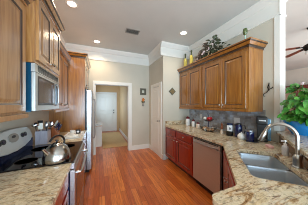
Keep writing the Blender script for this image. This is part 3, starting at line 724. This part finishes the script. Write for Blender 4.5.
# canister with label, carafe, sugar pot
px, py = 2.10, 1.625
t = thing('coffee_tin', 'dark coffee tin with white card label, beside the navy carafe', 'canister', (px, py, CT))
MB().lathe((px, py, CT), [(.052, 0), (.055, .006), (.055, .195), (.05, .20)], 24).build('body', 'black', t, smooth=True)
MB().lathe((px, py, CT+.2), [(.054, 0), (.054, .016), (.03, .02), (0, .021)], 24).build('lid', 'navy', t, smooth=True)
lb = MB(); n = 8; dirc = math.atan2(-py, -px)
P = [(px+.0565*math.cos(dirc+a), py+.0565*math.sin(dirc+a), z) for z in (CT+.085, CT+.185) for a in [(-.85+1.7*k/n) for k in range(n+1)]]
lbo = lb.add(P, [(k, k+1, n+2+k, n+1+k) for k in range(n)]).build('label', 'paper', t, smooth=True)
lb = MB(); P = [(px+.0572*math.cos(dirc+a), py+.0572*math.sin(dirc+a), CT+.135+.022*h) for a, h in ((-.1, -1), (.25, -1), (.3, 0), (.1, 1), (-.05, .7), (-.25, .2), (-.05, .0))]
lb.add(P, [tuple(range(7))]).build('motif', 'black', lbo)
px, py = 2.14, 1.495
t = thing('carafe', 'navy blue carafe with black handle and lid, beside the white sugar pot', 'carafe', (px, py, CT))
MB().lathe((px, py, CT), [(.05, 0), (.056, .008), (.056, .15), (.046, .19), (.042, .205)], 26).build('body', 'navy', t, smooth=True)
MB().lathe((px, py, CT+.205), [(.044, 0), (.044, .018), (.02, .026), (0, .028)], 22).build('lid', 'black', t, smooth=True)
MB().tube([(px+.02, py-.045, CT+.19), (px+.03, py-.085, CT+.20), (px+.03, py-.10, CT+.15), (px+.02, py-.085, CT+.08), (px+.015, py-.06, CT+.06)], .008, 8).build('handle', 'black', t, smooth=True)
px, py = 2.05, 1.385
t = thing('sugar_pot', 'white lidded sugar pot between the navy carafe and the dark glass jar', 'pot', (px, py, CT))
MB().lathe((px, py, CT), [(.032, 0), (.05, .015), (.056, .04), (.048, .07), (.036, .08)], 22).build('body', 'whitecer', t, smooth=True)
MB().lathe((px, py, CT+.08), [(.038, 0), (.03, .012), (.007, .018), (.01, .03), (0, .036)], 18).build('lid', 'whitecer', t, smooth=True)
MB().tube(arc((px+.03, py-.048, CT+.045), (.5, -.86, 0), (0, 0, 1), .022, R(-95), R(95), 8), .005, 6).build('handle', 'whitecer', t, smooth=True)
tag(MB().obox((1.98, 1.275, CT), (.574, -.819, 0), (.819, .574, 0), Z3, .155, .36, .006).build('mat', 'black', bevel=.002), 'flat black mat under the coffee maker and the dark blue jar', 'mat')
px, py = 2.052, 1.262
CT6 = CT+.006
t = thing('storage_jar', 'dark blue jar with pale metal lid, left of the coffee maker', 'jar', (px, py, CT6))
MB().lathe((px, py, CT6), [(.05, 0), (.054, .006), (.054, .13), (.05, .14)], 24).build('body', 'navy', t, smooth=True)
MB().lathe((px, py, CT6+.14), [(.055, 0), (.055, .022), (.02, .028), (0, .028)], 24).build('lid', 'steel', t, smooth=True)
# coffee maker
px, py = 2.255, 1.215
t = thing('coffee_maker', 'black single-serve coffee maker in the corner against the right wall post', 'coffee maker', (px, py, CT+.006))
cu, cv = Vector((-.86, -.5, 0)), Vector((-.5, .86, 0))   # front direction, side direction
def cbox(f0, f1, s0, s1, z0, z1): return MB().obox(Vector((px, py, z0))+cu*f0+cv*s0, cu, cv, Z3, f1-f0, s1-s0, z1-z0)
cbox(-.09, .085, -.065, .065, CT+.006, CT+.03).build('base', 'black', t, bevel=.006)
cbox(-.09, -.01, -.06, .06, CT+.03, CT+.25).build('column', 'black', t, bevel=.008)
cbox(-.09, .10, -.065, .065, CT+.25, CT+.36).build('brew_head', 'black', t, bevel=.014)
cbox(.01, .08, -.05, .05, CT+.03, CT+.036).build('drip_tray', 'steel', t)
cbox(-.08, .0, -.105, -.067, CT+.006, CT+.33).build('water_tank', 'reservoir', t, bevel=.008)
MB().obox(Vector((px, py, CT+.30))+cu*.085-cv*.04, cv, Z3, cu, .08, .02, .025).build('lever', 'steel', t, bevel=.004)

# outlets
def plate(y, z, w, h, label, nm, cat):
    t = thing(nm, label, cat, (XR-.009, y, z)); x = XR-.008
    MB().box(x-.006, x, y-w/2, y+w/2, z-h/2, z+h/2).build('cover_plate', 'whitecer', t, bevel=.003)
    for dy in ((-.023, .023) if w > .1 else (0,)):
        MB().box(x-.011, x-.005, y+dy-.008, y+dy+.008, z-.02, z+.02).build('rocker' if w > .1 else 'socket', 'paper', t, bevel=.002)
plate(2.65, 1.16, .075, .118, 'white outlet plate on the slate tile behind the canisters', 'wall_outlet', 'outlet')
plate(1.70, 1.15, .118, .118, 'white double switch plate on the slate tile above the navy carafe', 'light_switch', 'switch')

# ------------------------------------------------------------------ on top of the right cabinets
TP = UT+.0
def oilbottle(x, y, h, r, label):
    t = thing('oil_bottle', label, 'bottle', (x, y, TP), 'yellow bottles on the wall cabinets')
    MB().lathe((x, y, TP), [(r*.95, 0), (r, .006), (r, h*.62), (r*.8, h*.70), (r*.4, h*.76)], 20).build('body', 'oil', t, smooth=True)
    MB().lathe((x, y, TP+h*.76), [(r*.4, 0), (r*.36, h*.16), (r*.5, h*.165), (r*.5, h*.2), (r*.42, h*.24), (0, h*.24)], 16).build('neck', 'darkglass', t, smooth=True)
oilbottle(2.13, 2.95, .50, .045, 'yellow bottle on the wall cabinet nearest the alcove wall, farther from the floral arrangement')
oilbottle(2.13, 2.70, .50, .045, 'yellow bottle on the wall cabinet beside the trailing floral arrangement')
# floral arrangement
ax_, ay_ = 2.15, 2.06
t = thing('floral_arrangement', 'trailing silk leaf and flower arrangement on top of the honey wall cabinets', 'arrangement', (ax_, ay_, TP))
MB().lathe((ax_, ay_, TP), [(.06, 0), (.09, .04), (.11, .10), (.10, .13), (.07, .14)], 18).build('basket', 'basketweave', t, smooth=True)
g = MB(); pu = MB(); fl = MB(); stm = MB(); tk = MB()
rnd = random.Random(3)
for i in range(130):
    y = ay_-.03+rnd.uniform(-.24, .24); hgt = .38*(1-((y-ay_)/.32)**2)
    p = Vector((ax_+rnd.uniform(-.09, .09), y, TP+.14+rnd.uniform(.0, 1)*hgt))
    d = Vector((rnd.uniform(-1, .6), (y-ay_)*4+rnd.uniform(-.6, .6), rnd.uniform(-.2, 1)))
    g.leaf(p, d, rnd.uniform(.07, .12), rnd.uniform(.045, .07), droop=.4)
for i in range(110):
    q = rnd.random(); y = ay_+.04+.46*q; z = TP+.33*(1-q)**1.2+.05+rnd.uniform(-.02, .06)
    p = Vector((ax_-.04+rnd.uniform(-.07, .05), y, z))
    pu.leaf(p, (rnd.uniform(-1, .3), rnd.uniform(-.6, 1), rnd.uniform(-.6, .6)), rnd.uniform(.06, .11), rnd.uniform(.035, .06), droop=.35)
for i in range(10):
    q = rnd.random(); MB().ball((ax_-.08+rnd.uniform(-.04, .03), ay_-.1+.5*q, TP+.12+.24*(1-q)), .018, n=8).build('flower', 'petal', t, smooth=True)
for k in range(6):
    y1 = ay_+.1+.07*k
    stm.tube([(ax_, ay_, TP+.12), (ax_-.02, (ay_+y1)/2, TP+.27-.01*k), (ax_-.05, y1, TP+.24-.035*k)], .004, 5)
g.build('green_foliage', 'darkleaf', t, recalc=False); pu.build('dried_foliage', 'purple', t, recalc=False); stm.build('stems', 'soil', t)
# goblet
px, py = 2.14, 1.385
t = thing('goblet', 'mottled green glass goblet on the near end of the wall cabinets', 'goblet', (px, py, TP))
MB().lathe((px, py, TP), [(.04, 0), (.04, .006), (.012, .02), (.006, .05), (.006, .22), (.01, .24)], 18).build('stem', 'aqua', t, smooth=True)
MB().lathe((px, py, TP+.24), [(.01, 0), (.028, .025), (.035, .06), (.028, .105), (.024, .105), (.03, .06), (.0, .02)], 20).build('bowl', 'greenglass', t, smooth=True)

# ------------------------------------------------------------------ wall decor
t = thing('wall_plaque', 'diamond shaped tile plaque on the alcove wall beside the wall cabinets', 'plaque', (1.80, YP, 1.83))
def diamond(cx, cz, r, y0, y1): return MB().extrude([(cx-r, y0, cz), (cx, y0, cz-r), (cx+r, y0, cz), (cx, y0, cz+r)], (0, y1-y0, 0))
diamond(1.82, 1.81, .105, YP-.018, YP-.001).build('frame', 'plaqueframe', t)
diamond(1.82, 1.81, .075, YP-.022, YP-.017).build('tile', 'plaquewood', t)
t = thing('wall_plaque', 'square grey framed plaque above the orange dried flower on the far wall', 'plaque', (1.335, YF, 1.87))
MB().rings((1.225, YF-.001, 1.77), (1, 0, 0), (0, 0, 1), (0, -1, 0), .21, .215, [(0, 0, 0), (0, .02, 0), (.05, .022, 0), (.06, .012, 0)]).build('frame', 'plaqueframe', t)
MB().box(1.29, 1.37, YF-.017, YF-.01, 1.835, 1.92).build('art_panel', 'plaqueart', t)
t = thing('dried_flower_hanging', 'orange dried flower wall hanging below the square plaque on the far wall', 'wall hanging', (1.33, YF, 1.6))
g = MB(); rnd = random.Random(5)
for i in range(26):
    a = rnd.uniform(0, 2*math.pi); g.leaf((1.325, YF-.02, 1.62), (math.cos(a), -.5, math.sin(a)), rnd.uniform(.045, .075), .035, up=(0, -1, 0), droop=.1)
g.build('flower', 'orange', t, recalc=False)
g = MB()
for a in (200, 230, 250, 270, 290, 310, 340): g.leaf((1.325, YF-.015, 1.57), (math.cos(R(a)), -.3, math.sin(R(a))), .085, .03, up=(0, -1, 0), droop=.1)
g.build('leaves', 'darkleaf', t, recalc=False)
MB().lathe((1.325, YF-.04, 1.40), [(.012, 0), (.035, .02), (.035, .05), (.018, .085), (.014, .12)], 14).build('holder', 'vent', t, smooth=True)
# iron hook on the right wall
t = thing('wall_hook', 'black iron scroll hook on the white wall right of the cabinets', 'hook', (XR, 1.19, 1.65))
x = XR-.014
MB().box(x-.004, x+.002, 1.183, 1.193, 1.68, 1.79).build('back_plate', 'iron', t)
MB().tube([(x, 1.188, 1.78), (x-.015, 1.20, 1.72), (x-.02, 1.185, 1.68), (x-.012, 1.15, 1.70), (x-.008, 1.135, 1.72)], .006, 6).tube([(x, 1.188, 1.68), (x-.02, 1.215, 1.64), (x-.02, 1.25, 1.62), (x-.012, 1.25, 1.59), (x-.008, 1.235, 1.585)], .006, 6).build('scroll', 'iron', t, smooth=True)

# ------------------------------------------------------------------ plant on the bar
bx, by, bz = 2.46, .843, 1.07
t = thing('potted_plant', 'large leafy green plant in a glossy blue pot on the raised bar', 'plant', (bx, by, bz))
pt = MB().lathe((bx, by, bz), [(.12, 0), (.125, .01), (.165, .08), (.195, .15), (.2, .178), (.205, .18), (.203, .19), (.19, .188), (.186, .165), (0, .16)], 36).build('pot', 'bluepot', t, smooth=True)
MB().lathe((bx, by, bz+.158), [(.185, 0), (.18, .006), (.08, .014), (0, .016)], 24).build('soil', 'soil', t, smooth=True)
g = MB(); stm = MB(); rnd = random.Random(11)
for i in range(620):
    a = rnd.uniform(0, 2*math.pi); q = rnd.random()**1.4; h = .20+.41*q
    rr = (.12+.28*math.sin(math.pi*min(1, (1-q)*.75+.12)))*rnd.uniform(.45, 1)
    if h < .3: rr *= 1.05
    tip = Vector((bx+rr*math.cos(a), by+rr*math.sin(a), bz+h))
    if tip.y > .90: continue
    root = Vector((bx+.05*math.cos(a), by+.05*math.sin(a), bz+.17))
    if i % 3 == 0: stm.tube([root, (root+tip)/2+Z3*.05, tip], .004, 5)
    d = Vector((math.cos(a), math.sin(a), rnd.uniform(-.3, .7)))
    d.rotate(Matrix.Rotation(rnd.uniform(-.9, .9), 3, 'Z'))
    d.z = rnd.uniform(-.9, .5)
    g.leaf(tip, d, rnd.uniform(.08, .13), rnd.uniform(.055, .085), up=(math.cos(a)+rnd.uniform(-.3, .3), math.sin(a)+rnd.uniform(-.3, .3), .6), droop=.2)
g.build('leaves', 'leaf', t, recalc=False); stm.build('stems', 'brownpep', t)
fl = MB()
for dx, dy, dz in ((-.04, .0, .64), (-.07, .03, .61)):
    for k in range(5): fl.leaf((bx+dx, by+dy, bz+dz), (math.cos(k*1.26), math.sin(k*1.26), 1.6), .045, .026, droop=.1)
    
fl.build('blossoms', 'petal', t, recalc=False)
stm = MB().tube([(bx, by, bz+.17), (bx-.03, by, bz+.5), (bx-.04, by, bz+.64)], .004, 5).tube([(bx-.03, by, bz+.5), (bx-.07, by+.03, bz+.61)], .003, 5).build('flower_stalk', 'leaf', t)

# ------------------------------------------------------------------ ceiling
def downlight(x, y, label, power):
    t = thing('ceiling_light', label, 'light', (x, y, H), 'recessed ceiling lights')
    MB().lathe((x, y, H), [(.062, -.002), (.09, -.002), (.092, -.006), (.075, -.01), (.062, -.006), (.062, -.002)], 28).build('trim_ring', 'white', t, smooth=True)
    MB().lathe((x, y, H-.006), [(.062, 0), (.05, -.004), (0, -.006)], 24).build('lens', 'lampglow', t, smooth=True)
    l = bpy.data.lights.new('downlight', 'SPOT'); l.energy = power; l.spot_size = R(150); l.spot_blend = 1; l.shadow_soft_size = .06; l.color = (1, .80, .56)
    o = bpy.data.objects.new('downlight', l); o.location = (x, y, H-.05); C.objects.link(o)
downlight(-.41, 2.47, 'recessed ceiling light above the range, left of the vent', 40)
downlight(-.06, 3.71, 'recessed ceiling light near the hall opening', 38)
downlight(1.76, 2.51, 'recessed ceiling light above the right wall cabinets', 18)
t = thing('ceiling_vent', 'grey rectangular air vent in the kitchen ceiling', 'vent', (.68, 2.9, H))
vx0, vx1, vy0, vy1 = .53, .83, 2.80, 2.99
MB().box(vx0, vx1, vy0, vy0+.02, H-.008, H-.001).box(vx0, vx1, vy1-.02, vy1, H-.008, H-.001).box(vx0, vx0+.02, vy0+.02, vy1-.02, H-.008, H-.001).box(vx1-.02, vx1, vy0+.02, vy1-.02, H-.008, H-.001).build('frame', 'vent', t)
MB().box(vx0+.02, vx1-.02, vy0+.02, vy1-.02, H-.003, H-.001).build('duct_recess', 'ventdark', t)
for k in range(7):
    y = vy0+.03+k*.02
    MB().obox((vx0+.02, y, H-.008), (1, 0, 0), (0, .9, .4), (0, -.4, .9), vx1-vx0-.04, .010, .0015).build('louvre', 'vent', t)
# fan in the living room
fx_, fy_, fz = 4.1, 1.30, 2.66
t = thing('ceiling_fan', 'dark wood ceiling fan hanging in the living room beyond the wall post', 'fan', (fx_, fy_, fz))
MB().lathe((fx_, fy_, fz), [(.05, -.07), (.09, -.05), (.12, 0), (.11, .05), (.06, .08), (.015, .09)], 22).build('motor', 'iron', t, smooth=True)
MB().lathe((fx_, fy_, fz+.08), [(.013, 0), (.013, H-fz-.11), (.06, H-fz-.10), (.06, H-fz-.081)], 14).build('down_rod', 'iron', t, smooth=True)
MB().ball((fx_, fy_, fz-.10), .09, .09, .06).build('light_bowl', 'whitecer', t, smooth=True)
for k in range(5):
    a = R(200+72*k); d = Vector((math.cos(a), math.sin(a), 0)); s_ = Vector((-d.y, d.x, .18)).normalized()
    b = MB().extrude([Vector((fx_, fy_, fz+.02))+d*r+s_*w for r, w in ((.17, -.035), (.66, -.05), (.69, -.03), (.69, .03), (.66, .05), (.17, .035))], (0, 0, .008)).build('blade', 'fanwood', t)
    MB().obox(Vector((fx_, fy_, fz+.012))+d*.09-s_*.02, d, s_, Z3, .14, .04, .008).build('blade_iron', 'iron', b)
# bookcase in the living room
t = thing('bookcase', 'dark red wood bookcase with tan back behind the plant in the living room', 'bookcase', (8.1, 3.4, 0))
by0, by1 = 2.0, 3.95
MB().box(8.36, 8.38, by0, by1, 0, 2.12).build('back_panel', 'bookback', t)
for y in (by0, (by0+by1)/2-.02, by1-.04): MB().box(8.06, 8.36, y, y+.04, 0, 2.12).build('side_panel', 'livingwood', t)
for z in (.08, .6, 1.0, 1.5): MB().box(8.07, 8.36, by0+.04, by1-.04, z, z+.03).build('shelf', 'livingwood', t)
MB().box(8.02, 8.38, by0-.04, by1+.04, 2.12, 2.30).build('cornice', 'livingwood', t, bevel=.02)
# ------------------------------------------------------------------ hall
o = MB().box(.10, .96, 4.66, 7.15, .0005, .012).build('hall_rug', 'rug', bevel=.004); tag(o, 'plain tan woven runner rug on the hall floor', 'rug')
t = thing('hall_cabinet', 'low white cabinet with wooden top on the left side of the hall', 'cabinet', (-.16, 5.3, 0))
MB().box(HX0+.005, .07, 4.92, 5.75, 0, .70).build('body', 'white', t, bevel=.004)
MB().box(HX0+.004, .09, 4.90, 5.77, .70, .73).build('top', 'butcher', t, bevel=.004)
for y in (4.95, 5.345):
    MB().rings((.07, y, .06), (0, 1, 0), (0, 0, 1), (1, 0, 0), .375, .61, [(0, 0, 0), (0, .012, 0), (.05, .012, 0), (.056, .006, 0)]).build('door', 'white', t)
